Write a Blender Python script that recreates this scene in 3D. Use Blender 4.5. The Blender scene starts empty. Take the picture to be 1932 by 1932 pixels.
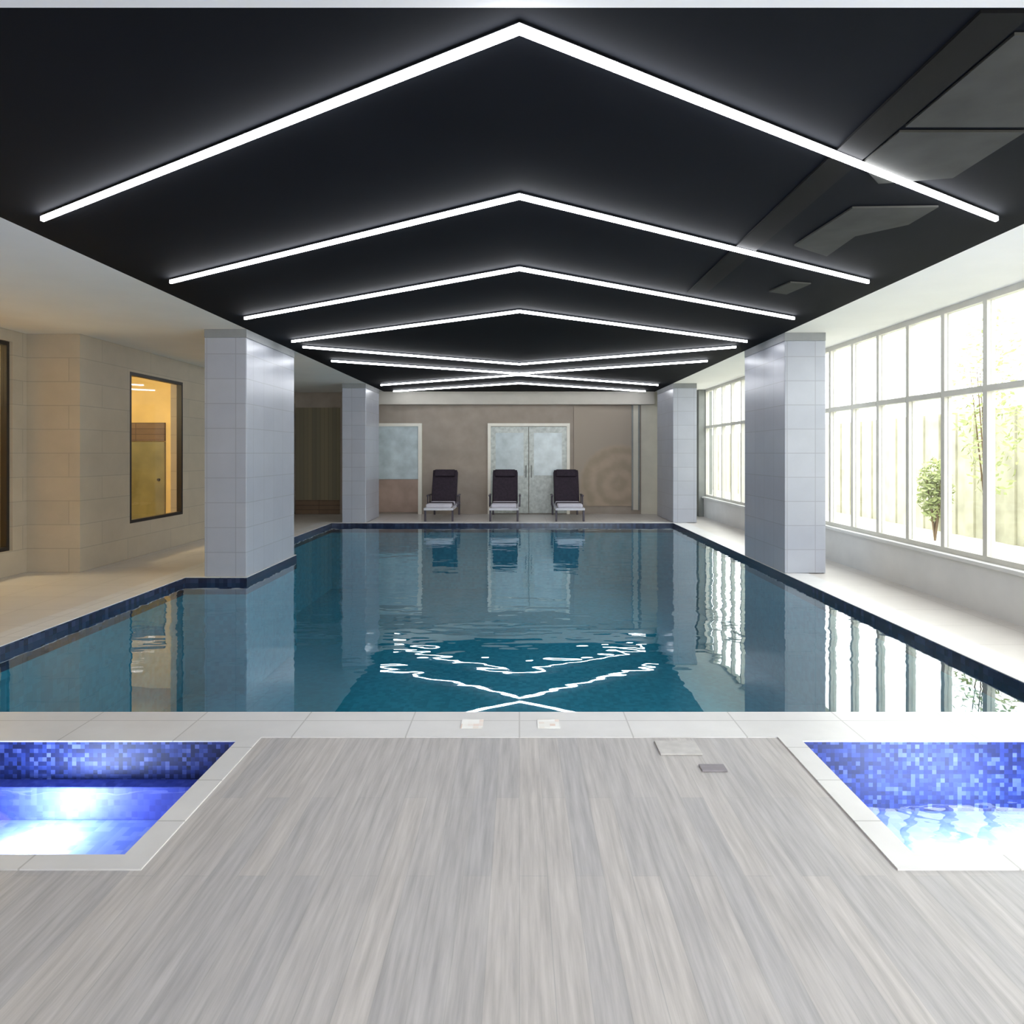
import bpy, bmesh, math, random
from mathutils import Vector, Matrix
random.seed(7)
scene = bpy.context.scene
col = scene.collection
PI = math.pi

# ------------------------------------------------------------------ materials
def new_mat(name):
    m = bpy.data.materials.new(name); m.use_nodes = True
    nt = m.node_tree
    for n in list(nt.nodes): nt.nodes.remove(n)
    out = nt.nodes.new('ShaderNodeOutputMaterial')
    return m, nt, out

def principled(nt, out, base=(.8, .8, .8), rough=.5, metal=0.0, spec=.5):
    b = nt.nodes.new('ShaderNodeBsdfPrincipled')
    b.inputs['Base Color'].default_value = (*base, 1)
    b.inputs['Roughness'].default_value = rough
    b.inputs['Metallic'].default_value = metal
    b.inputs['Specular IOR Level'].default_value = spec
    nt.links.new(b.outputs[0], out.inputs[0])
    return b

def coord_vec(nt, mode):
    """world position folded to 2D: 'wall' -> (x+y, z), 'plank' -> (y, x), 'floor' -> (x, y)"""
    g = nt.nodes.new('ShaderNodeNewGeometry')
    s = nt.nodes.new('ShaderNodeSeparateXYZ'); nt.links.new(g.outputs['Position'], s.inputs[0])
    c = nt.nodes.new('ShaderNodeCombineXYZ')
    if mode == 'wall':
        a = nt.nodes.new('ShaderNodeMath'); a.operation = 'ADD'
        nt.links.new(s.outputs[0], a.inputs[0]); nt.links.new(s.outputs[1], a.inputs[1])
        nt.links.new(a.outputs[0], c.inputs[0]); nt.links.new(s.outputs[2], c.inputs[1])
    elif mode == 'plank':
        nt.links.new(s.outputs[1], c.inputs[0]); nt.links.new(s.outputs[0], c.inputs[1])
    else:
        nt.links.new(s.outputs[0], c.inputs[0]); nt.links.new(s.outputs[1], c.inputs[1])
    return c.outputs[0]

def noise(nt, vec, scale, detail=3, rough=.5):
    n = nt.nodes.new('ShaderNodeTexNoise'); n.inputs['Scale'].default_value = scale
    n.inputs['Detail'].default_value = detail; n.inputs['Roughness'].default_value = rough
    if vec is not None: nt.links.new(vec, n.inputs['Vector'])
    return n.outputs['Fac']

def ramp(nt, fac, stops):
    r = nt.nodes.new('ShaderNodeValToRGB')
    e = r.color_ramp.elements
    e[0].position, e[0].color = stops[0][0], (*stops[0][1], 1)
    e[1].position, e[1].color = stops[-1][0], (*stops[-1][1], 1)
    for p, c in stops[1:-1]:
        k = e.new(p); k.color = (*c, 1)
    nt.links.new(fac, r.inputs[0])
    return r.outputs[0]

def mixc(nt, a, b, fac, mode='MIX'):
    m = nt.nodes.new('ShaderNodeMix'); m.data_type = 'RGBA'; m.blend_type = mode
    if isinstance(fac, (int, float)): m.inputs[0].default_value = fac
    else: nt.links.new(fac, m.inputs[0])
    for s, v in ((m.inputs[6], a), (m.inputs[7], b)):
        if isinstance(v, tuple): s.default_value = (*v, 1)
        else: nt.links.new(v, s)
    return m.outputs[2]

def bump(nt, b, h, strength=.2, dist=.01):
    n = nt.nodes.new('ShaderNodeBump'); n.inputs['Strength'].default_value = strength
    n.inputs['Distance'].default_value = dist
    nt.links.new(h, n.inputs['Height']); nt.links.new(n.outputs[0], b.inputs['Normal'])

def mottled(name, base, var=.06, scale=6, rough=.6, spec=.4):
    m, nt, out = new_mat(name); b = principled(nt, out, base, rough, 0, spec)
    g = nt.nodes.new('ShaderNodeNewGeometry')
    f = noise(nt, g.outputs['Position'], scale)
    lo = tuple(max(0, c*(1-var)) for c in base); hi = tuple(min(1, c*(1+var)) for c in base)
    nt.links.new(ramp(nt, f, [(.3, lo), (.7, hi)]), b.inputs['Base Color'])
    return m

def tiled(name, c1, c2, grout, w, h, mortar, mode='wall', rough=.4, spec=.5, offset=.5, var=0.12, streak=None):
    m, nt, out = new_mat(name); b = principled(nt, out, c1, rough, 0, spec)
    v = coord_vec(nt, mode)
    br = nt.nodes.new('ShaderNodeTexBrick')
    br.offset = offset; br.inputs['Scale'].default_value = 1
    br.inputs['Color1'].default_value = (*c1, 1); br.inputs['Color2'].default_value = (*c2, 1)
    br.inputs['Mortar'].default_value = (*grout, 1)
    br.inputs['Brick Width'].default_value = w; br.inputs['Row Height'].default_value = h
    br.inputs['Mortar Size'].default_value = mortar; br.inputs['Mortar Smooth'].default_value = .1
    br.inputs['Bias'].default_value = 0
    nt.links.new(v, br.inputs['Vector'])
    c = br.outputs['Color']
    mp = nt.nodes.new('ShaderNodeMapping'); nt.links.new(v, mp.inputs[0])
    mp.inputs['Scale'].default_value = streak or (1, 1, 1)
    f = noise(nt, mp.outputs[0], 3, 5, .6)
    c = mixc(nt, c, ramp(nt, f, [(.3, (1-var,)*3), (.7, (1, 1, 1))]), 1.0, 'MULTIPLY')
    nt.links.new(c, b.inputs['Base Color'])
    return m

def mosaic(name, stops, size, grout, rough=.2):
    """little square tiles in random shades"""
    m, nt, out = new_mat(name); b = principled(nt, out, stops[0][1], rough, 0, .5)
    g = nt.nodes.new('ShaderNodeNewGeometry')
    sc = nt.nodes.new('ShaderNodeVectorMath'); sc.operation = 'SCALE'; sc.inputs['Scale'].default_value = 1/size
    ad = nt.nodes.new('ShaderNodeVectorMath'); ad.operation = 'ADD'; ad.inputs[1].default_value = (.013, .013, .013)
    nt.links.new(g.outputs['Position'], ad.inputs[0]); nt.links.new(ad.outputs[0], sc.inputs[0])
    fl = nt.nodes.new('ShaderNodeVectorMath'); fl.operation = 'FLOOR'; nt.links.new(sc.outputs[0], fl.inputs[0])
    wn = nt.nodes.new('ShaderNodeTexWhiteNoise'); nt.links.new(fl.outputs[0], wn.inputs['Vector'])
    nt.links.new(ramp(nt, wn.outputs['Value'], stops), b.inputs['Base Color'])
    return m

def emit(name, color, strength):
    m, nt, out = new_mat(name)
    e = nt.nodes.new('ShaderNodeEmission'); e.inputs[0].default_value = (*color, 1); e.inputs[1].default_value = strength
    nt.links.new(e.outputs[0], out.inputs[0])
    return m

def front_only(nt, fac):
    g = nt.nodes.new('ShaderNodeNewGeometry')
    inv = nt.nodes.new('ShaderNodeMath'); inv.operation = 'SUBTRACT'; inv.inputs[0].default_value = 1
    nt.links.new(g.outputs['Backfacing'], inv.inputs[1])
    m = nt.nodes.new('ShaderNodeMath'); m.operation = 'MULTIPLY'
    nt.links.new(fac, m.inputs[0]); nt.links.new(inv.outputs[0], m.inputs[1])
    return m.outputs[0]

def water_mat(name, tint, ior, amp_calm, amp_near=0.0, y0=0, y1=1, scale=3.0, rough=.01):
    m, nt, out = new_mat(name)
    g = nt.nodes.new('ShaderNodeNewGeometry')
    mp = nt.nodes.new('ShaderNodeMapping'); nt.links.new(g.outputs['Position'], mp.inputs[0])
    mp.inputs['Scale'].default_value = (.55, 1, 1)
    f1 = noise(nt, mp.outputs[0], scale, 2, .5)
    bp = nt.nodes.new('ShaderNodeBump'); bp.inputs['Distance'].default_value = .02
    nt.links.new(f1, bp.inputs['Height'])
    if amp_near:
        s = nt.nodes.new('ShaderNodeSeparateXYZ'); nt.links.new(g.outputs['Position'], s.inputs[0])
        mr = nt.nodes.new('ShaderNodeMapRange'); nt.links.new(s.outputs[1], mr.inputs[0])
        mr.inputs[1].default_value = y0; mr.inputs[2].default_value = y1
        mr.inputs[3].default_value = amp_near; mr.inputs[4].default_value = amp_calm
        nt.links.new(mr.outputs[0], bp.inputs['Strength'])
    else: bp.inputs['Strength'].default_value = amp_calm
    fr = nt.nodes.new('ShaderNodeFresnel'); fr.inputs[0].default_value = ior
    nt.links.new(bp.outputs[0], fr.inputs['Normal'])
    t = nt.nodes.new('ShaderNodeBsdfTransparent'); t.inputs[0].default_value = (*tint, 1)
    gl = nt.nodes.new('ShaderNodeBsdfGlossy'); gl.inputs['Roughness'].default_value = rough
    gl.inputs[0].default_value = (.88, .97, 1, 1)
    nt.links.new(bp.outputs[0], gl.inputs['Normal'])
    mx = nt.nodes.new('ShaderNodeMixShader')
    nt.links.new(front_only(nt, fr.outputs[0]), mx.inputs[0]); nt.links.new(t.outputs[0], mx.inputs[1]); nt.links.new(gl.outputs[0], mx.inputs[2])
    nt.links.new(mx.outputs[0], out.inputs[0])
    return m

def glass_mat(name, tint=(.95, .97, .95), ior=1.45):
    m, nt, out = new_mat(name)
    fr = nt.nodes.new('ShaderNodeFresnel'); fr.inputs[0].default_value = ior
    t = nt.nodes.new('ShaderNodeBsdfTransparent'); t.inputs[0].default_value = (*tint, 1)
    gl = nt.nodes.new('ShaderNodeBsdfGlossy'); gl.inputs['Roughness'].default_value = .03
    mx = nt.nodes.new('ShaderNodeMixShader')
    nt.links.new(front_only(nt, fr.outputs[0]), mx.inputs[0]); nt.links.new(t.outputs[0], mx.inputs[1]); nt.links.new(gl.outputs[0], mx.inputs[2])
    nt.links.new(mx.outputs[0], out.inputs[0])
    return m

M = {}
M['deck'] = tiled('grey_oak_plank_tile', (.585, .55, .53), (.49, .475, .48), (.47, .455, .445), 1.5, .10, .0015, 'plank', .42, .35, .37, .34, (.8, 13, 1))
M['stone'] = tiled('pale_stone_floor_tile', (.68, .64, .60), (.645, .605, .57), (.48, .44, .40), .6, .6, .004, 'floor', .3, .5, .0, .08)
M['coping'] = tiled('pale_coping_stone', (.74, .73, .725), (.70, .69, .685), (.5, .49, .48), .6, .35, .004, 'floor', .35, .45, .0, .1)
M['white_ceiling'] = mottled('white_plaster_ceiling', (.78, .775, .76), .02, 2, .8, .2)
M['black_ceiling'] = mottled('black_satin_ceiling', (.0065, .0075, .010), .15, .8, .8, .06)
M['black_beam'] = mottled('black_painted_beam', (.003, .003, .0035), .2, 3, .7, .1)
M['grey_panel'] = mottled('grey_ceiling_panel', (.055, .055, .05), .15, 4, .8, .08)
M['wall_tan'] = tiled('beige_wall_tile', (.52, .445, .34), (.47, .41, .325), (.40, .35, .28), 1.2, .3, .006, 'wall', .45, .4, .5, .1)
M['wall_taupe'] = mottled('taupe_wall_plaster', (.34, .29, .245), .1, 3, .7, .2)
M['wall_cream'] = mottled('cream_wall_plaster', (.60, .57, .48), .05, 3, .7, .2)
M['wall_white'] = mottled('white_wall_plaster', (.66, .655, .64), .04, 3, .6, .3)
M['column'] = tiled('pale_blue_grey_column_tile', (.42, .44, .50), (.39, .41, .475), (.32, .33, .37), .35, .3, .005, 'wall', .28, .5, .0, .07)
M['header'] = mottled('beige_header', (.55, .52, .46), .05, 3, .7, .2)
M['ochre'] = mottled('ochre_wall', (.70, .54, .25), .1, 2, .7, .2)
M['olive_door'] = mottled('olive_door', (.20, .19, .10), .2, 3, .4, .4)
M['brown_wood'] = tiled('brown_boards', (.20, .135, .085), (.15, .10, .07), (.07, .05, .04), 3, .11, .006, 'wall', .5, .3, .0, .2)
M['olive_boards'] = tiled('olive_brown_curtain', (.25, .215, .14), (.19, .17, .125), (.15, .13, .09), 6, .1, .004, 'plank', .7, .2, .0, .2)
M['black_frame'] = mottled('black_window_frame', (.02, .015, .012), .1, 5, .4, .4)
M['white_frame'] = mottled('off_white_window_frame', (.62, .60, .54), .04, 5, .4, .4)
M['post_grey'] = mottled('grey_post', (.22, .23, .22), .08, 5, .4, .4)
M['cream_frame'] = mottled('cream_door_frame', (.80, .77, .68), .04, 5, .4, .4)
M['door_pale'] = mottled('pale_green_grey_door', (.46, .50, .47), .2, 14, .3, .5)
M['pane_cool'] = mottled('cool_frosted_pane', (.50, .58, .60), .15, 4, .2, .5)
M['top_band'] = mottled('grey_column_top', (.27, .28, .29), .08, 5, .5, .3)
M['glass'] = glass_mat('clear_glass')
M['glow'] = emit('white_led_diffuser', (.93, .95, 1.0), 10)
M['spa_lamp'] = emit('spa_lamp_lens', (.85, .93, 1.0), 30)
M['housing'] = mottled('grey_lamp_housing', (.12, .12, .13), .1, 5, .4, .4)
M['waterline'] = mosaic('dark_navy_waterline_mosaic', [(0, (.008, .012, .035)), (.6, (.015, .022, .06)), (1, (.03, .045, .10))], .05, (.02, .02, .03))
M['pool_liner'] = mosaic('teal_pool_mosaic', [(0, (.02, .20, .28)), (.5, (.028, .235, .325)), (1, (.035, .27, .37))], .05, (.1, .2, .2))
M['spa_tile'] = mosaic('cobalt_spa_mosaic', [(0, (.004, .007, .05)), (.45, (.008, .016, .11)), (.8, (.02, .04, .22)), (1, (.09, .12, .36))], .022, (.1, .1, .3), .6)
M['spa_floor'] = mosaic('light_blue_spa_mosaic', [(0, (.20, .30, .90)), (.5, (.26, .36, .92)), (1, (.34, .45, .94))], .04, (.3, .4, .7), .6)
M['spa_bench'] = mosaic('violet_blue_spa_bench', [(0, (.05, .07, .42)), (.5, (.06, .09, .50)), (1, (.09, .12, .56))], .03, (.1, .1, .3), .6)
M['pool_water'] = water_mat('pool_water', (.55, .88, .97), 2.6, .010, .30, 6.0, 4.3, 3.2)
M['spa_water'] = water_mat('spa_water', (.80, .88, 1.0), 1.33, .35, scale=5)
M['dark_cushion'] = mottled('dark_aubergine_cushion', (.022, .014, .024), .3, 20, .7, .3)
M['pale_cushion'] = mottled('pale_lavender_cushion', (.55, .53, .60), .06, 10, .7, .3)
M['lounger_frame'] = mottled('dark_lounger_frame', (.06, .05, .07), .1, 8, .4, .4)
M['lounger_white'] = mottled('white_lounger_frame', (.6, .6, .66), .05, 8, .4, .4)
M['plate'] = mottled('pale_floor_plate', (.50, .48, .46), .1, 20, .3, .5)
M['plate_dark'] = mottled('dark_drain_slot', (.24, .22, .24), .1, 20, .5, .4)
M['marker'] = mosaic('cream_and_rust_marker_mosaic', [(0, (.85, .85, .82)), (.6, (.8, .77, .72)), (1, (.72, .55, .46))], .03, (.5, .5, .5))
M['outside'] = mottled('pale_paving_outside', (.72, .70, .62), .06, 1, .8, .2)
M['fence'] = mottled('cream_fence_boards', (.40, .385, .29), .22, 2.2, .7, .2)
M['leaf'] = mottled('green_leaf', (.33, .37, .16), .2, 4, .6, .2)
M['stem'] = mottled('brown_stem', (.16, .11, .07), .2, 8, .8, .1)

def mural_mat():
    m, nt, out = new_mat('taupe_mural_with_arcs'); b = principled(nt, out, (.4, .33, .27), .6, 0, .2)
    g = nt.nodes.new('ShaderNodeNewGeometry')
    d = nt.nodes.new('ShaderNodeVectorMath'); d.operation = 'DISTANCE'; d.inputs[1].default_value = (2.45, 16.9, .75)
    nt.links.new(g.outputs['Position'], d.inputs[0])
    sc = nt.nodes.new('ShaderNodeMath'); sc.operation = 'MULTIPLY'; sc.inputs[1].default_value = 17
    wob = nt.nodes.new('ShaderNodeMath'); wob.operation = 'MULTIPLY_ADD'; wob.inputs[1].default_value = .35
    nt.links.new(noise(nt, g.outputs['Position'], 1.6), wob.inputs[0]); nt.links.new(d.outputs['Value'], wob.inputs[2])
    nt.links.new(wob.outputs[0], sc.inputs[0])
    sn = nt.nodes.new('ShaderNodeMath'); sn.operation = 'SINE'; nt.links.new(sc.outputs[0], sn.inputs[0])
    f = noise(nt, g.outputs['Position'], 4)
    ad = nt.nodes.new('ShaderNodeMath'); ad.operation = 'MULTIPLY_ADD'; ad.inputs[1].default_value = .22; nt.links.new(sn.outputs[0], ad.inputs[0]); nt.links.new(f, ad.inputs[2])
    rings = ramp(nt, ad.outputs[0], [(.25, (.335, .275, .205)), (.6, (.40, .315, .24)), (.95, (.44, .345, .26))])
    fade = ramp(nt, d.outputs['Value'], [(.9, (0, 0, 0)), (1.15, (1, 1, 1))])
    nt.links.new(mixc(nt, rings, (.36, .305, .25), fade), b.inputs['Base Color'])
    return m
M['mural'] = mural_mat()

# ------------------------------------------------------------------ mesh helpers
class MB:
    def __init__(self): self.bm = bmesh.new()
    def box(self, x0, x1, y0, y1, z0, z1, bev=0, seg=2):
        v = [self.bm.verts.new((x, y, z)) for z in (z0, z1) for y in (y0, y1) for x in (x0, x1)]
        fs = [self.bm.faces.new([v[i] for i in q]) for q in ((0, 2, 3, 1), (4, 5, 7, 6), (0, 1, 5, 4), (2, 6, 7, 3), (0, 4, 6, 2), (1, 3, 7, 5))]
        if bev:
            es = list({e for f in fs for e in f.edges})
            bmesh.ops.bevel(self.bm, geom=es, offset=bev, segments=seg, affect='EDGES', profile=.6)
        return self
    def obox(self, c, u, v, w, bev=0, seg=2):
        """box from centre and three half-extent vectors"""
        c, u, v, w = map(Vector, (c, u, v, w))
        p = [self.bm.verts.new(c + a*u + b*v + d*w) for d in (-1, 1) for b in (-1, 1) for a in (-1, 1)]
        fs = [self.bm.faces.new([p[i] for i in q]) for q in ((0, 2, 3, 1), (4, 5, 7, 6), (0, 1, 5, 4), (2, 6, 7, 3), (0, 4, 6, 2), (1, 3, 7, 5))]
        if bev:
            es = list({e for f in fs for e in f.edges})
            bmesh.ops.bevel(self.bm, geom=es, offset=bev, segments=seg, affect='EDGES', profile=.6)
        return self
    def quad(self, *pts):
        self.bm.faces.new([self.bm.verts.new(p) for p in pts]); return self
    def prism(self, poly, z0, z1):
        a = [self.bm.verts.new((x, y, z0)) for x, y in poly]; b = [self.bm.verts.new((x, y, z1)) for x, y in poly]
        n = len(poly)
        self.bm.faces.new(a[::-1]); self.bm.faces.new(b)
        for i in range(n): self.bm.faces.new([a[i], a[(i+1) % n], b[(i+1) % n], b[i]])
        return self
    def cyl(self, p0, p1, r, n=16, r2=None):
        p0, p1 = Vector(p0), Vector(p1); d = (p1-p0)
        q = d.to_track_quat('Z', 'Y').to_matrix()
        r2 = r if r2 is None else r2
        a = [self.bm.verts.new(p0 + q @ Vector((r*math.cos(2*PI*i/n), r*math.sin(2*PI*i/n), 0))) for i in range(n)]
        b = [self.bm.verts.new(p1 + q @ Vector((r2*math.cos(2*PI*i/n), r2*math.sin(2*PI*i/n), 0))) for i in range(n)]
        self.bm.faces.new(a[::-1]); self.bm.faces.new(b)
        for i in range(n): self.bm.faces.new([a[i], a[(i+1) % n], b[(i+1) % n], b[i]])
        return self
    def build(self, name, mat, parent=None, smooth=False, up=False):
        bmesh.ops.recalc_face_normals(self.bm, faces=self.bm.faces)
        if up:
            self.bm.normal_update()
            for f in self.bm.faces:
                if f.normal.z < 0: f.normal_flip()
        off = Vector((0, 0, 0)); q = parent
        while q: off += q.location; q = q.parent
        bmesh.ops.translate(self.bm, verts=self.bm.verts, vec=-off)
        me = bpy.data.meshes.new(name); self.bm.to_mesh(me); self.bm.free()
        me.materials.append(mat)
        if smooth:
            for p in me.polygons: p.use_smooth = True
        o = bpy.data.objects.new(name, me); col.objects.link(o)
        if parent: o.parent = parent
        return o

def tag(o, label, cat, group=None):
    o['label'] = label; o['category'] = cat
    if group: o['group'] = group
    return o
def struct(o, label=None, cat=None):
    o['kind'] = 'structure'
    if label: o['label'] = label
    if cat: o['category'] = cat
    return o
def empty(name, loc=(0, 0, 0)):
    o = bpy.data.objects.new(name, None); col.objects.link(o); o.location = loc; o.empty_display_size = .1
    return o
def copy_tree(o, parent=None):
    c = o.copy(); col.objects.link(c)
    if parent: c.parent = parent
    for ch in list(o.children): copy_tree(ch, c)
    return c

# ------------------------------------------------------------------ layout (metres; camera above x=0,y=0)
H = 3.0                                   # ceiling
PXL, PXR, PY0, PY1 = -4.02, 3.29, 3.98, 14.75   # pool
PEN = (-3.28, 8.29, 10.14)                # ledge around the left column
SX, SXO, SY0, SY1 = 1.47, 3.45, 2.566, 3.578    # spas
FAR = 17.0
XR = 4.35                                 # window wall
XL1, YJ, XL2 = -6.2, 8.67, -5.53          # left wall, its jog, its far run
BACK = -3.0

def in_pool(x, y): return PXL < x < PXR and PY0 < y < PY1 and not (x < PEN[0] and PEN[1] < y < PEN[2])
def in_spa(x, y): return SX < abs(x) < SXO and SY0 < y < SY1

def cells(xs, ys, hit):
    for i in range(len(xs)-1):
        for j in range(len(ys)-1):
            if hit((xs[i]+xs[i+1])/2, (ys[j]+ys[j+1])/2): yield xs[i], xs[i+1], ys[j], ys[j+1]
def sides(xs, ys, hit):
    """vertical boundary segments of the region"""
    for i in range(len(xs)-1):
        for j in range(len(ys)-1):
            cx, cy = (xs[i]+xs[i+1])/2, (ys[j]+ys[j+1])/2
            if not hit(cx, cy): continue
            for (dx, dy, seg) in ((-1, 0, ((xs[i], ys[j]), (xs[i], ys[j+1]))), (1, 0, ((xs[i+1], ys[j]), (xs[i+1], ys[j+1]))),
                                  (0, -1, ((xs[i], ys[j]), (xs[i+1], ys[j]))), (0, 1, ((xs[i], ys[j+1]), (xs[i+1], ys[j+1])))):
                ii, jj = i+dx, j+dy
                inside = 0 <= ii < len(xs)-1 and 0 <= jj < len(ys)-1 and hit((xs[ii]+xs[ii+1])/2, (ys[jj]+ys[jj+1])/2)
                if not inside: yield seg

# ---- floors
DECK_Y = 3.63
xs = sorted({XL1-.2, -SXO, -SX, SX, SXO, XR+.2}); ys = sorted({BACK, SY0, SY1, DECK_Y})
b = MB()
for x0, x1, y0, y1 in cells(xs, ys, lambda x, y: not in_spa(x, y)): b.quad((x0, y0, 0), (x1, y0, 0), (x1, y1, 0), (x0, y1, 0))
struct(b.build('floor', M['deck']), 'grey wood-look plank floor in front of the pool', 'floor')
xs = sorted({XL1-.2, PXL, PEN[0], PXR, XR+.2}); ys = sorted({DECK_Y, PY0, PEN[1], PEN[2], PY1, FAR+.2})
b = MB()
for x0, x1, y0, y1 in cells(xs, ys, lambda x, y: not in_pool(x, y)): b.quad((x0, y0, 0), (x1, y0, 0), (x1, y1, 0), (x0, y1, 0))
struct(b.build('floor_poolside', M['stone']), 'pale stone floor around the pool', 'floor')

# ---- swimming pool
pool = tag(empty('swimming_pool', (0, PY0, 0)), 'long indoor swimming pool with calm teal water and dark tiled waterline', 'swimming pool')
WL = -.062
pxs = sorted({PXL, PEN[0], PXR}); pys = sorted({PY0, PEN[1], PEN[2], PY1})
b = MB(); w = MB(); f = MB(); wt = MB()
for (a, c) in sides(pxs, pys, in_pool):
    b.quad((*a, .0), (*c, .0), (*c, -.2), (*a, -.2)); w.quad((*a, -.2), (*c, -.2), (*c, -1.4), (*a, -1.4))
for x0, x1, y0, y1 in cells(pxs, pys, in_pool):
    w.quad((x0, y0, -1.4), (x1, y0, -1.4), (x1, y1, -1.4), (x0, y1, -1.4))
    wt.quad((x0, y0, WL), (x1, y0, WL), (x1, y1, WL), (x0, y1, WL))
bmesh.ops.remove_doubles(wt.bm, verts=wt.bm.verts, dist=1e-4)
b.build('waterline_tile', M['waterline'], pool)['label'] = 'dark navy band of waterline tile'
w.build('basin', M['pool_liner'], pool)
wt.build('water', M['pool_water'], pool, up=True)['label'] = 'still reflective teal water'
cp = MB(); T = .006; CW = .3
cp.box(XL1+.6, XR-.3, DECK_Y, PY0, 0, T)                           # front
cp.box(PXR, PXR+CW, PY0, PY1, 0, T)                                # right
cp.box(PXL-CW, PXL, PY0, PY1, 0, T)                                # left
cp.box(PXL, PEN[0], PEN[1], PEN[2], 0, T)                          # ledge under the column
cp.box(PXL-CW, PXR+CW, PY1, PY1+.25, 0, T)                         # far end
cp.build('coping', M['coping'], pool)['label'] = 'pale stone coping'

# ---- spas
def spa(sgn, label):
    t = tag(empty('spa_pool', (sgn*2.4, 3.05, 0)), label, 'spa pool', 'spa pools in the deck')
    x0, x1 = sorted((sgn*SX, sgn*SXO))
    b = MB(); fl = MB(); wt = MB(); D = -.36
    for a, c in sides([x0, x1], [SY0, SY1], lambda x, y: True):
        b.quad((*a, 0), (*c, 0), (*c, D), (*a, D))
    fl.quad((x0, SY0, D), (x1, SY0, D), (x1, SY1, D), (x0, SY1, D))
    b.build('side_wall', M['spa_tile'], t)['label'] = 'cobalt blue mosaic side wall'
    fl.build('basin_floor', M['spa_floor'], t)
    wl = -.13 if sgn < 0 else -.165
    wt.quad((x0, SY0, wl), (x1, SY0, wl), (x1, SY1, wl), (x0, SY1, wl))
    wt.build('water', M['spa_water'], t, up=True)['label'] = 'blue lit water'
    # bench step inside along the far side
    if sgn < 0: MB().box(x0+.002, x1-.002, SY1-.09, SY1-.002, D+.001, -.19, .008).build('bench', M['spa_bench'], t)
    c = MB(); k = .11
    xi = sgn*(SX-k)
    c.box(*sorted((xi, sgn*SX)), SY0-.09, SY1, 0, T)
    c.box(*sorted((sgn*SX, sgn*SXO)), SY0-.09, SY0, 0, T)
    c.box(*sorted((xi, sgn*SXO)), SY1, DECK_Y, 0, T)
    c.build('coping', M['coping'], t)
    return t, D
spaL, SD = spa(-1, 'blue tiled spa pool with an underwater bench, on the side away from the windows')
spaR, SD = spa(1, 'blue tiled spa pool with water whitened by added lamps, on the window side')
def spa_light(t, x, y, power):
    c = MB().cyl((x, y, SD), (x, y, SD+.03), .09, 24).build('underwater_light', M['spa_lamp'], t)
    l = bpy.data.lights.new('spa_lamp', 'POINT'); l.energy = power; l.color = (.80, .90, 1); l.shadow_soft_size = .08
    o = bpy.data.objects.new('spa_lamp', l); col.objects.link(o); o.location = (x, y, SD+.09)
SPA_P = 5.5
spa_light(spaL, -2.30, 3.29, SPA_P*1.5)
spa_light(spaR, 2.02, 3.10, SPA_P*1.5); spa_light(spaR, 2.42, 3.14, SPA_P*1.8)  # added lamps on the right, their glow stands in for white foam

# ---- ceilings
struct(MB().box(-3.3, 3.3, 2.32, FAR, H, H+.15).build('ceiling', M['black_ceiling']), 'black ceiling over the pool', 'ceiling')
struct(MB().box(XL1-.2, -3.3, BACK, FAR, H, H+.15).build('ceiling_left', M['white_ceiling']), 'white ceiling over the left walkway', 'ceiling')
struct(MB().box(3.3, XR+.2, BACK, FAR, H, H+.15).build('ceiling_right', M['white_ceiling']), 'white ceiling over the window side', 'ceiling')
struct(MB().box(-3.3, 3.3, BACK, 2.32, H, H+.15).build('ceiling_front', M['white_ceiling']), 'white ceiling strip above the camera', 'ceiling')
struct(MB().box(1.56, 1.74, 2.33, 6.4, H-.012, H).build('trim_1', M['black_beam']), 'black beam along the right of the dark ceiling', 'beam')
def panel(poly, label):
    return tag(MB().prism(poly, H-.015, H-.003).build('inset_panel', M['grey_panel']), label, 'ceiling panel', 'grey panels in the black ceiling')
panel([(1.76, 2.45), (2.33, 2.45), (2.34, 3.14), (1.76, 3.14)], 'grey panel in the black ceiling nearest the camera, by the beam')
panel([(1.76, 3.19), (2.34, 3.19), (2.34, 3.72), (1.98, 3.80), (1.76, 3.55)], 'grey ceiling panel under the end of the first light, behind a dark joint')
panel([(2.02, 4.18), (2.53, 4.16), (2.53, 4.48), (2.30, 4.72), (2.32, 5.2), (1.97, 4.94)], 'angular grey ceiling panel between the first and second light lines')
panel([(2.36, 6.0), (2.56, 6.05), (2.50, 6.45), (2.30, 6.35)], 'smallest grey ceiling panel, between the second and third light lines')

# ---- chevron lights
def chevron(y_apex, y_end, label, wx=3.0):
    t = tag(empty('ceiling_light', (0, y_apex, H)), label, 'ceiling light', 'chevron light lines on the black ceiling')
    hw = .012
    s = 1 if y_end > y_apex else -1
    d = Vector((wx, y_end-y_apex)).normalized(); off = hw/d.x     # offset along y of a mitred strip
    poly = lambda k: [(-wx, y_end-k), (0, y_apex-k), (wx, y_end-k), (wx, y_end+k), (0, y_apex+k), (-wx, y_end+k)]
    MB().prism(poly(off), H-.042, H-.016).build('diffuser', M['glow'], t)['label'] = 'glowing white diffuser'
    MB().prism(poly(off*.9), H-.0155, H-.0125).build('housing', M['housing'], t)
for a, e, n in ((2.39, 4.33, 'largest glowing white chevron line on the black ceiling, nearest the camera'),
                (3.95, 5.92, 'second glowing chevron line from the camera'),
                (5.50, 7.52, 'third glowing chevron line from the camera'),
                (7.15, 9.08, 'fourth glowing chevron line, ending at the near pillars'),
                (11.4, 9.55, 'first glowing line bending away from the camera, just behind the fourth chevron'),
                (12.75, 11.0, 'second glowing line bending away from the camera, touching a far chevron at its tip'),
                (12.95, 14.9, 'far chevron light line with its tip at the centre crossing'),
                (14.5, 16.4, 'farthest glowing chevron line, by the end wall')):
    chevron(a, e, n)

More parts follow.
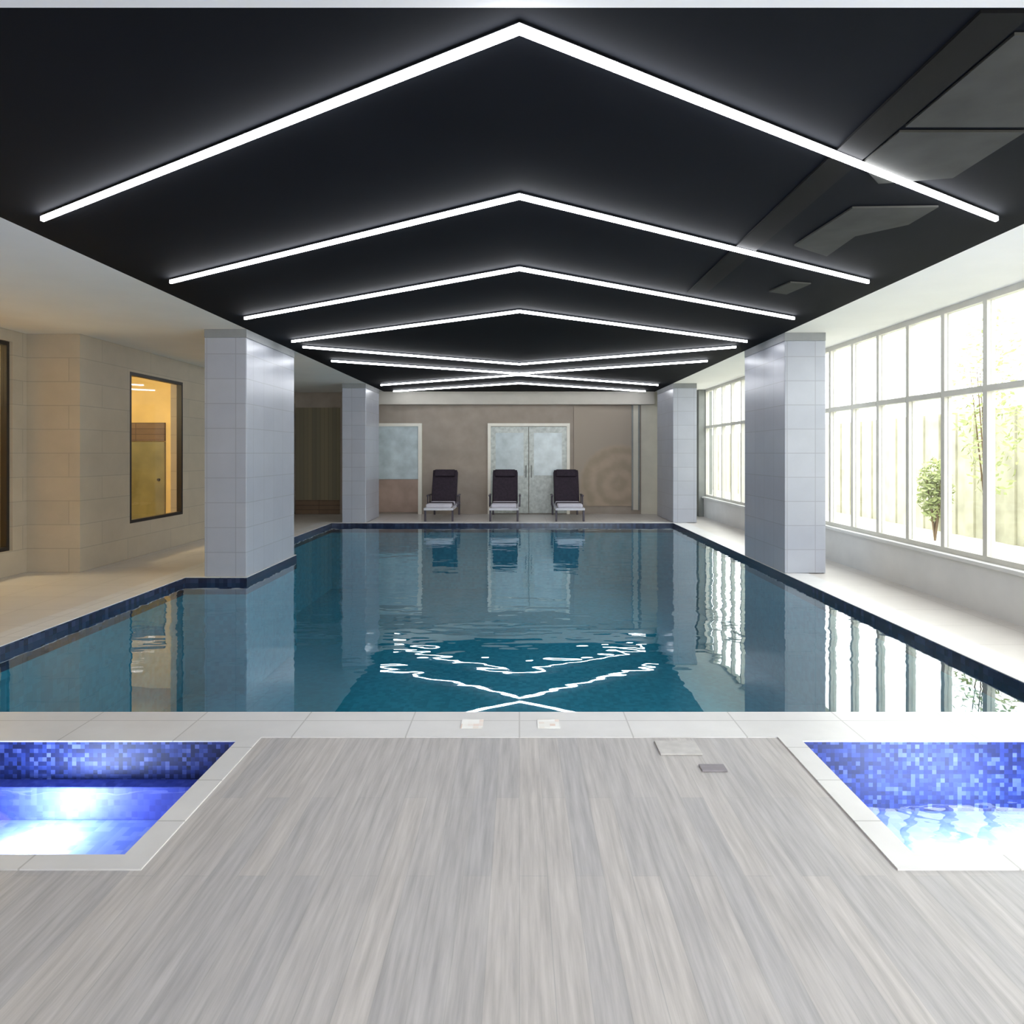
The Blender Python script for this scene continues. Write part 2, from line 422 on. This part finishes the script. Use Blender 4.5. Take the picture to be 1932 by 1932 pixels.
# ---- columns
def column(x0, x1, y0, y1, label):
    t = tag(empty('pillar', ((x0+x1)/2, y0, T)), label, 'pillar', 'tiled pillars beside the pool')
    MB().box(x0, x1, y0, y1, T, H-.10, .012).build('shaft', M['column'], t)
    MB().box(x0, x1, y0, y1, H-.10, H, 0).build('top_band', M['top_band'], t)['label'] = 'grey band under the ceiling'  # topmost strip of the pillar, coloured a darker grey
column(-3.81, -3.30, 8.33, 10.1, 'pale tiled pillar standing on the left edge of the pool, the nearer of two')
column(3.30, 3.81, 8.57, 10.1, 'pale tiled pillar on the right edge of the pool, the nearer of two')
column(-3.81, -3.30, 14.8, 16.2, 'pale tiled pillar at the far left corner of the pool')
column(3.30, 3.81, 14.8, 16.5, 'pale tiled pillar at the far right corner of the pool')

# ---- left wall
def wall_x(name, x0, x1, y0, y1, hole=None, mat='wall_tan', z1=H):
    b = MB()
    if hole:
        a, c, lo, hi = hole
        b.box(x0, x1, y0, a, 0, z1); b.box(x0, x1, c, y1, 0, z1); b.box(x0, x1, a, c, 0, lo); b.box(x0, x1, a, c, hi, z1)
    else: b.box(x0, x1, y0, y1, 0, z1)
    return struct(b.build(name, M[mat]))
W1 = (6.3, 8.43, .31, 2.86); W2 = (9.78, 11.32, .50, 2.66)
wall_x('wall_left', XL1-.2, XL1, BACK, YJ+.001, W1)
struct(MB().box(XL1-.2, XL2, YJ, YJ+.2, 0, H).build('wall_left_return', M['wall_tan']))
wall_x('wall_left_far', XL2-.2, XL2, YJ+.2, FAR, W2)
def side_window(name, x0, x1, hole, nb, label):
    a, c, lo, hi = hole; t = struct(empty(name, ((x0+x1)/2, (a+c)/2, lo)), label, 'window')
    w_ = .045; fr = MB()
    fr.box(x0, x1, a, a+w_, lo, hi); fr.box(x0, x1, c-w_, c, lo, hi); fr.box(x0, x1, a+w_, c-w_, lo, lo+w_); fr.box(x0, x1, a+w_, c-w_, hi-w_, hi)
    fr.build('window_frame', M['black_frame'], t)
    MB().box((x0+x1)/2-.004, (x0+x1)/2+.004, a+w_, c-w_, lo+w_, hi-w_).build('pane', M['glass'], t)
side_window('window_1', XL1-.12, XL1-.04, W1, 1, 'black framed window at the left edge onto a warm lit room')
side_window('window_2', XL2-.08, XL2-.0, W2, 1, 'black framed window in the left wall onto a golden lit room')
# warm room behind the left wall
RX0, RY0, RY1 = -9.2, 5.4, 13.6
b = MB()
b.box(RX0-.1, RX0, RY0, RY1, 0, H)
b.box(RX0, XL1-.2, RY0-.1, RY0, 0, H)
b.box(RX0, XL2-.2, RY1, RY1+.1, 0, H)
struct(b.build('wall_back_room', M['ochre']))
struct(MB().box(RX0, XL1-.2, RY0, RY1, H, H+.1).box(XL1-.2, XL2-.2, YJ+.2, RY1, H-.02, H-.001).build('ceiling_back_room', M['ochre']))
struct(MB().quad((RX0, RY0, 0), (XL1-.2, RY0, 0), (XL1-.2, RY1, 0), (RX0, RY1, 0)).quad((XL1-.2, YJ+.2, 0), (XL2-.2, YJ+.2, 0), (XL2-.2, RY1, 0), (XL1-.2, RY1, 0)).build('floor_back_room', M['ochre']))
t = struct(empty('door_1', (-7.35, RY1, 0)), 'olive green door seen through the left window', 'door')
MB().box(-7.75, -6.98, RY1-.06, RY1, 0, 1.72).build('door_leaf', M['olive_door'], t)
MB().box(-7.75, -6.98, RY1-.06, RY1, 1.74, 2.10).build('transom', M['brown_wood'], t)
MB().cyl((-7.08, RY1-.10, .98), (-7.08, RY1-.06, .98), .025).build('door_handle', M['black_frame'], t)
t = tag(empty('cabinet', (RX0+.3, 12, 0)), 'brown wooden cabinet behind the window at the left edge', 'cabinet')
MB().box(RX0+.002, RX0+.5, 10.6, 13.2, 0, 2.35, .01).build('body', M['brown_wood'], t)
for y in (10.65, 11.93): 
    dd = MB().box(RX0+.5, RX0+.525, y, y+1.22, .06, 2.28, .004).build('door', M['brown_wood'], t)
    MB().cyl((RX0+.525, y+.1, 1.1), (RX0+.56, y+.1, 1.1), .012, 10).build('knob', M['plate'], dd)
def point(name, loc, e, c, r=.15):
    l = bpy.data.lights.new(name, 'POINT'); l.energy = e; l.color = c; l.shadow_soft_size = r
    o = bpy.data.objects.new(name, l); col.objects.link(o); o.location = loc; return o
point('warm_room_lamp', (-7.4, 8.2, 2.6), 52, (1, .84, .56))
point('warm_room_lamp', (-7.2, 11.3, 2.6), 52, (1, .84, .56))

# ---- far wall and what is on it
Y = FAR
struct(MB().box(XL1-.2, 3.0, Y, Y+.2, 0, H).build('wall_far', M['wall_taupe']))
struct(MB().box(3.0, XR+.2, Y, Y+.2, 0, H).build('wall_far_right', M['wall_cream']))
struct(MB().box(-3.7, 3.28, Y-.25, Y-.001, 2.69, H-.002).build('trim_2', M['header']), 'beige header beam above the end wall', 'beam')
t = struct(empty('door_2', (.22, Y, 0)), 'pale double door with cream frame in the end wall', 'door')
x0, x1, zt = -.78, 1.24, 2.16
b = MB(); k = .075
b.box(x0, x0+k, Y-.07, Y, 0, zt); b.box(x1-k, x1, Y-.07, Y, 0, zt); b.box(x0, x1, Y-.07, Y, zt, zt+k)
b.build('door_frame', M['cream_frame'], t)
xm = (x0+x1)/2
for a, c, s in ((x0+k, xm-.006, 1), (xm+.006, x1-k, -1)):
    lf = MB().box(a, c, Y-.045, Y-.002, .02, zt-.01, .004).build('door_leaf', M['door_pale'], t)
    MB().box(a+.12, c-.12, Y-.05, Y-.045, .95, zt-.16, 0).build('glazing', M['pane_cool'], lf)
    hx = c-.06 if s > 0 else a+.06
    MB().cyl((hx, Y-.09, .9), (hx, Y-.09, 1.2), .012, 10).build('handle', M['post_grey'], lf)
t = struct(empty('door_3', (-3.0, Y, 0)), 'glazed door with cream frame and brown lower panel left of the loungers', 'door')
x0, x1 = -3.66, -2.40
b = MB()
b.box(x0, x0+k, Y-.07, Y, 0, zt); b.box(x1-.09, x1, Y-.07, Y, 0, zt); b.box(x0, x1, Y-.07, Y, zt, zt+k)
b.build('door_frame', M['cream_frame'], t)
MB().box(x0+k, x1-.09, Y-.04, Y-.002, .86, zt).build('pane', M['pane_cool'], t)
MB().box(x0+k, x1-.09, Y-.05, Y-.002, .05, .85, .004).build('lower_panel', mottled('rosy_brown_panel', (.36, .26, .21), .15, 3, .5, .3), t)
t = struct(empty('door_4', (-4.95, Y, 0)), 'dark olive brown door in the far left corner', 'door')
MB().box(-5.5, -4.42, Y-.05, Y-.002, .35, 2.62).build('curtain', M['olive_boards'], t)
MB().box(-5.5, -4.42, Y-.08, Y-.002, 0, .35, .005).build('lower_panel', M['brown_wood'], t)
t = tag(empty('mural_panel', (2.1, Y, .2)), 'taupe wall panel with curved brown arcs right of the double door', 'mural')
MB().box(1.34, 2.76, Y-.03, Y-.001, .2, 2.66).build('panel', M['mural'], t)
MB().box(2.76, 2.80, Y-.05, Y-.001, .1, 2.68).box(2.92, 2.96, Y-.05, Y-.001, .1, 2.68).build('frame', M['post_grey'], t)
MB().box(2.80, 2.92, Y-.04, Y-.001, .1, 2.68).build('pilaster', M['wall_cream'], t)

# ---- right window wall
SILL, RAIL = .48, 2.11
struct(MB().box(XR, XR+.2, BACK, FAR, 0, SILL-.04).build('wall_right', M['wall_white']), 'low white wall under the windows', 'wall')
struct(MB().box(XR-.05, XR+.2, BACK, FAR, SILL-.04, SILL, .008).build('trim_3', M['wall_white']), 'pale window sill ledge', 'sill')
n = 0; y = -2.6; step = .65
protos = None
while y < 16.0:
    n += 1
    t = struct(empty('window_%d' % (n+2), (XR+.08, y, SILL)), 'bright window bay in the right wall', 'window')
    if protos is None:
        m1 = .03; f = MB()
        f.box(XR+.04, XR+.12, y, y+m1, SILL, H); f.box(XR+.04, XR+.12, y+step-m1, y+step, SILL, H)
        f.box(XR+.04, XR+.12, y+m1, y+step-m1, SILL, SILL+.05); f.box(XR+.04, XR+.12, y+m1, y+step-m1, H-.06, H)
        f.box(XR+.035, XR+.125, y+m1, y+step-m1, RAIL-.03, RAIL+.03)
        fo = f.build('window_frame', M['white_frame'], t)
        p1 = MB().box(XR+.075, XR+.083, y+m1, y+step-m1, SILL+.05, RAIL-.03).build('pane', M['glass'], t)
        p2 = MB().box(XR+.075, XR+.083, y+m1, y+step-m1, RAIL+.03, H-.06).build('pane', M['glass'], t)
        protos = (fo, p1, p2)
    else:
        for p in protos:
            c = p.copy(); col.objects.link(c); c.parent = t
    y += step
YE = y
struct(MB().box(XR-.12, XR+.2, YE, YE+.28, 0, H).build('trim_4', M['post_grey']), 'dark grey post at the end of the windows', 'post')
struct(MB().box(XR, XR+.2, YE+.28, FAR, SILL, H).build('wall_right_far', M['wall_white']))

struct(MB().box(XR, XR+.2, BACK, -2.6, SILL, H).build('wall_right_near', M['wall_white']))
struct(MB().box(XL1-.2, 0.0, BACK-.2, BACK, 0, H).build('back_light_block', M['wall_white']))  # unseen partial wall, added to cut light coming from behind the camera

# ---- loungers
def make_lounger():
    t = empty('sun_lounger', (0, 0, 0))           # feet towards -y (the pool)
    W = .30
    f = MB()
    for s in (-1, 1): f.box(s*W-.02, s*W+.02, -.95, .95, .25, .30, .006)
    f.box(-W, W, -.95, -.91, .25, .30, .006); f.box(-W, W, .91, .95, .25, .30, .006); f.box(-W, W, .12, .16, .25, .30, .006)
    f.build('frame', M['lounger_white'], t)
    for s in (-1, 1):
        for yy in (-.86, .80): MB().box(s*W-.022, s*W+.022, yy, yy+.05, 0, .26, .006).build('leg', M['lounger_frame'], t)
    MB().box(-W+.025, W-.025, -.93, .10, .30, .385, .03, 3).build('seat_cushion', M['pale_cushion'], t)
    MB().box(-W+.02, W-.02, -.60, -.30, .31, .392, .03, 3).build('foot_cover', M['dark_cushion'], t)
    ang = math.radians(64); u = Vector((0, math.cos(ang), math.sin(ang))); nrm = Vector((0, -math.sin(ang), math.cos(ang)))
    base = Vector((0, .16, .36))
    L = .40
    bo = MB().obox(base+u*L+nrm*.02, (W-.01, 0, 0), u*L, nrm*.045, .03, 3).build('backrest', M['dark_cushion'], t)
    bo['label'] = 'dark upright backrest cushion'
    MB().obox(base+u*(L-.02)-nrm*.04, (W, 0, 0), u*L, nrm*.012, .004).build('back_frame', M['lounger_frame'], t)
    MB().obox(base+u*.70+nrm*.085, (W-.06, 0, 0), u*.09, nrm*.03, .025, 3).build('pillow', M['dark_cushion'], t)
    for s in (-1, 1):
        a = MB().box(s*(W+.05)-.025, s*(W+.05)+.025, -.10, .42, .50, .535, .01)
        a.cyl((s*(W+.05), -.04, .26), (s*(W+.05), -.04, .50), .014, 10).cyl((s*(W+.05), .36, .26), (s*(W+.05), .36, .50), .014, 10)
        a.box(*sorted((s*(W-.01), s*(W+.06))), -.06, .38, .26, .285)
        a.build('armrest', M['lounger_frame'], t)
    return t
p = make_lounger()
for i, (x, l) in enumerate(((-1.77, 'dark lounger against the plain taupe wall between the two cream framed doors'),
                            (-.34, 'dark lounger in front of the double door, middle one of three'),
                            (1.11, 'dark lounger nearest the arc patterned wall panel, beside the double door jamb'))):
    o = p if i == 0 else copy_tree(p)
    o.location = (x, 15.98, T if False else 0.0)
    tag(o, l, 'lounger', 'sun loungers at the far pool end')

# ---- small things at the pool's front edge
t = tag(empty('floor_plate', (.85, 3.44, 0)), 'small pale floor plate with a dark slot, on the plank deck near the right spa', 'floor plate')
MB().box(.70, .91, 3.42, 3.58, 0, .008, .003).build('plate', M['plate'], t)
MB().box(.86, .98, 3.24, 3.31, 0, .008, .003).build('slot_cover', M['plate_dark'], t)['label'] = 'dark slot cover'
for x, l in ((-.26, 'speckled cream marker tile on the coping, left of the two'), (.16, 'speckled cream marker tile on the coping, right of the two')):
    tag(MB().box(x-.06, x+.06, 3.74, 3.86, T, T+.003).build('marker_tile', M['marker']), l, 'marker tile', 'marker tiles on the front coping')

# ---- outdoors beyond the windows
struct(MB().quad((XR+.2, -8, -.1), (30, -8, -.1), (30, 34, -.1), (XR+.2, 34, -.1)).build('ground_outside', M['outside']))
b = MB(); yy = -4
while yy < 32:
    dx = .03 if int(round((yy+4)/.27)) % 2 else 0
    b.box(8.6-dx, 8.65-dx, yy, yy+.25, -.1, 2.3); yy += .27
b.box(8.65, 8.72, -4, 32, .3, .4).box(8.65, 8.72, -4, 32, 1.8, 1.9)
tag(b.build('garden_fence', M['fence']), 'cream vertical board fence standing outside the windows', 'fence')
def shrub(x, y, h, r, label, seed):
    rnd = random.Random(seed)
    t = tag(empty('garden_shrub', (x, y, -.1)), label, 'shrub', 'garden shrubs outside the windows')
    s = MB(); lf = MB()
    for k in range(5):
        a = rnd.uniform(0, 2*PI); tip = (x+.5*r*math.cos(a), y+.5*r*math.sin(a), -.1+h*.75)
        s.cyl((x, y, -.1), tip, .018, 7, .006)
    for k in range(900):
        v = Vector((rnd.gauss(0, 1), rnd.gauss(0, 1), rnd.gauss(0, 1))).normalized()*rnd.random()**.4
        c = Vector((x+v.x*r, y+v.y*r, -.1+h*.62+v.z*h*.40))
        d = Vector((rnd.uniform(-1, 1), rnd.uniform(-1, 1), rnd.uniform(-.3, 1))).normalized()
        e = d.orthogonal().normalized(); L = rnd.uniform(.04, .08)
        lf.quad(c-d*L, c+e*L*.4, c+d*L, c-e*L*.4)
    s.build('stem', M['stem'], t); lf.build('foliage', M['leaf'], t)
shrub(7.6, 12.6, 1.5, .30, 'slim leafy shrub outside, seen beside the near right pillar', 1)
shrub(7.45, 10.9, 3.9, .55, 'tall green shrub outside at the right edge of the windows', 3)

# ------------------------------------------------------------------ light
w = bpy.data.worlds.new('world'); scene.world = w; w.use_nodes = True
nt = w.node_tree; bg = nt.nodes['Background']
bg.inputs[0].default_value = (.97, .98, 1.0, 1); bg.inputs[1].default_value = 2.8
def area(name, loc, rot, sx, sy, e, c=(1, 1, 1)):
    l = bpy.data.lights.new(name, 'AREA'); l.shape = 'RECTANGLE'; l.size = sx; l.size_y = sy; l.energy = e; l.color = c
    o = bpy.data.objects.new(name, l); col.objects.link(o); o.location = loc; o.rotation_euler = rot
    return o

# ------------------------------------------------------------------ camera
cam = bpy.data.cameras.new('camera'); co = bpy.data.objects.new('camera', cam); col.objects.link(co)
co.location = (0, 0, 1.5); co.rotation_euler = (PI/2, 0, 0)
cam.sensor_width = 36; cam.lens = 1300/1932*36
cam.shift_x = -(980-966)/1932; cam.shift_y = -(966-855)/1932
cam.clip_start = .05; cam.clip_end = 200
scene.camera = co
vs = scene.view_settings
vs.view_transform = 'Standard'; vs.look = 'None'; vs.gamma = 1; vs.use_curve_mapping = False; vs.exposure = 1.25
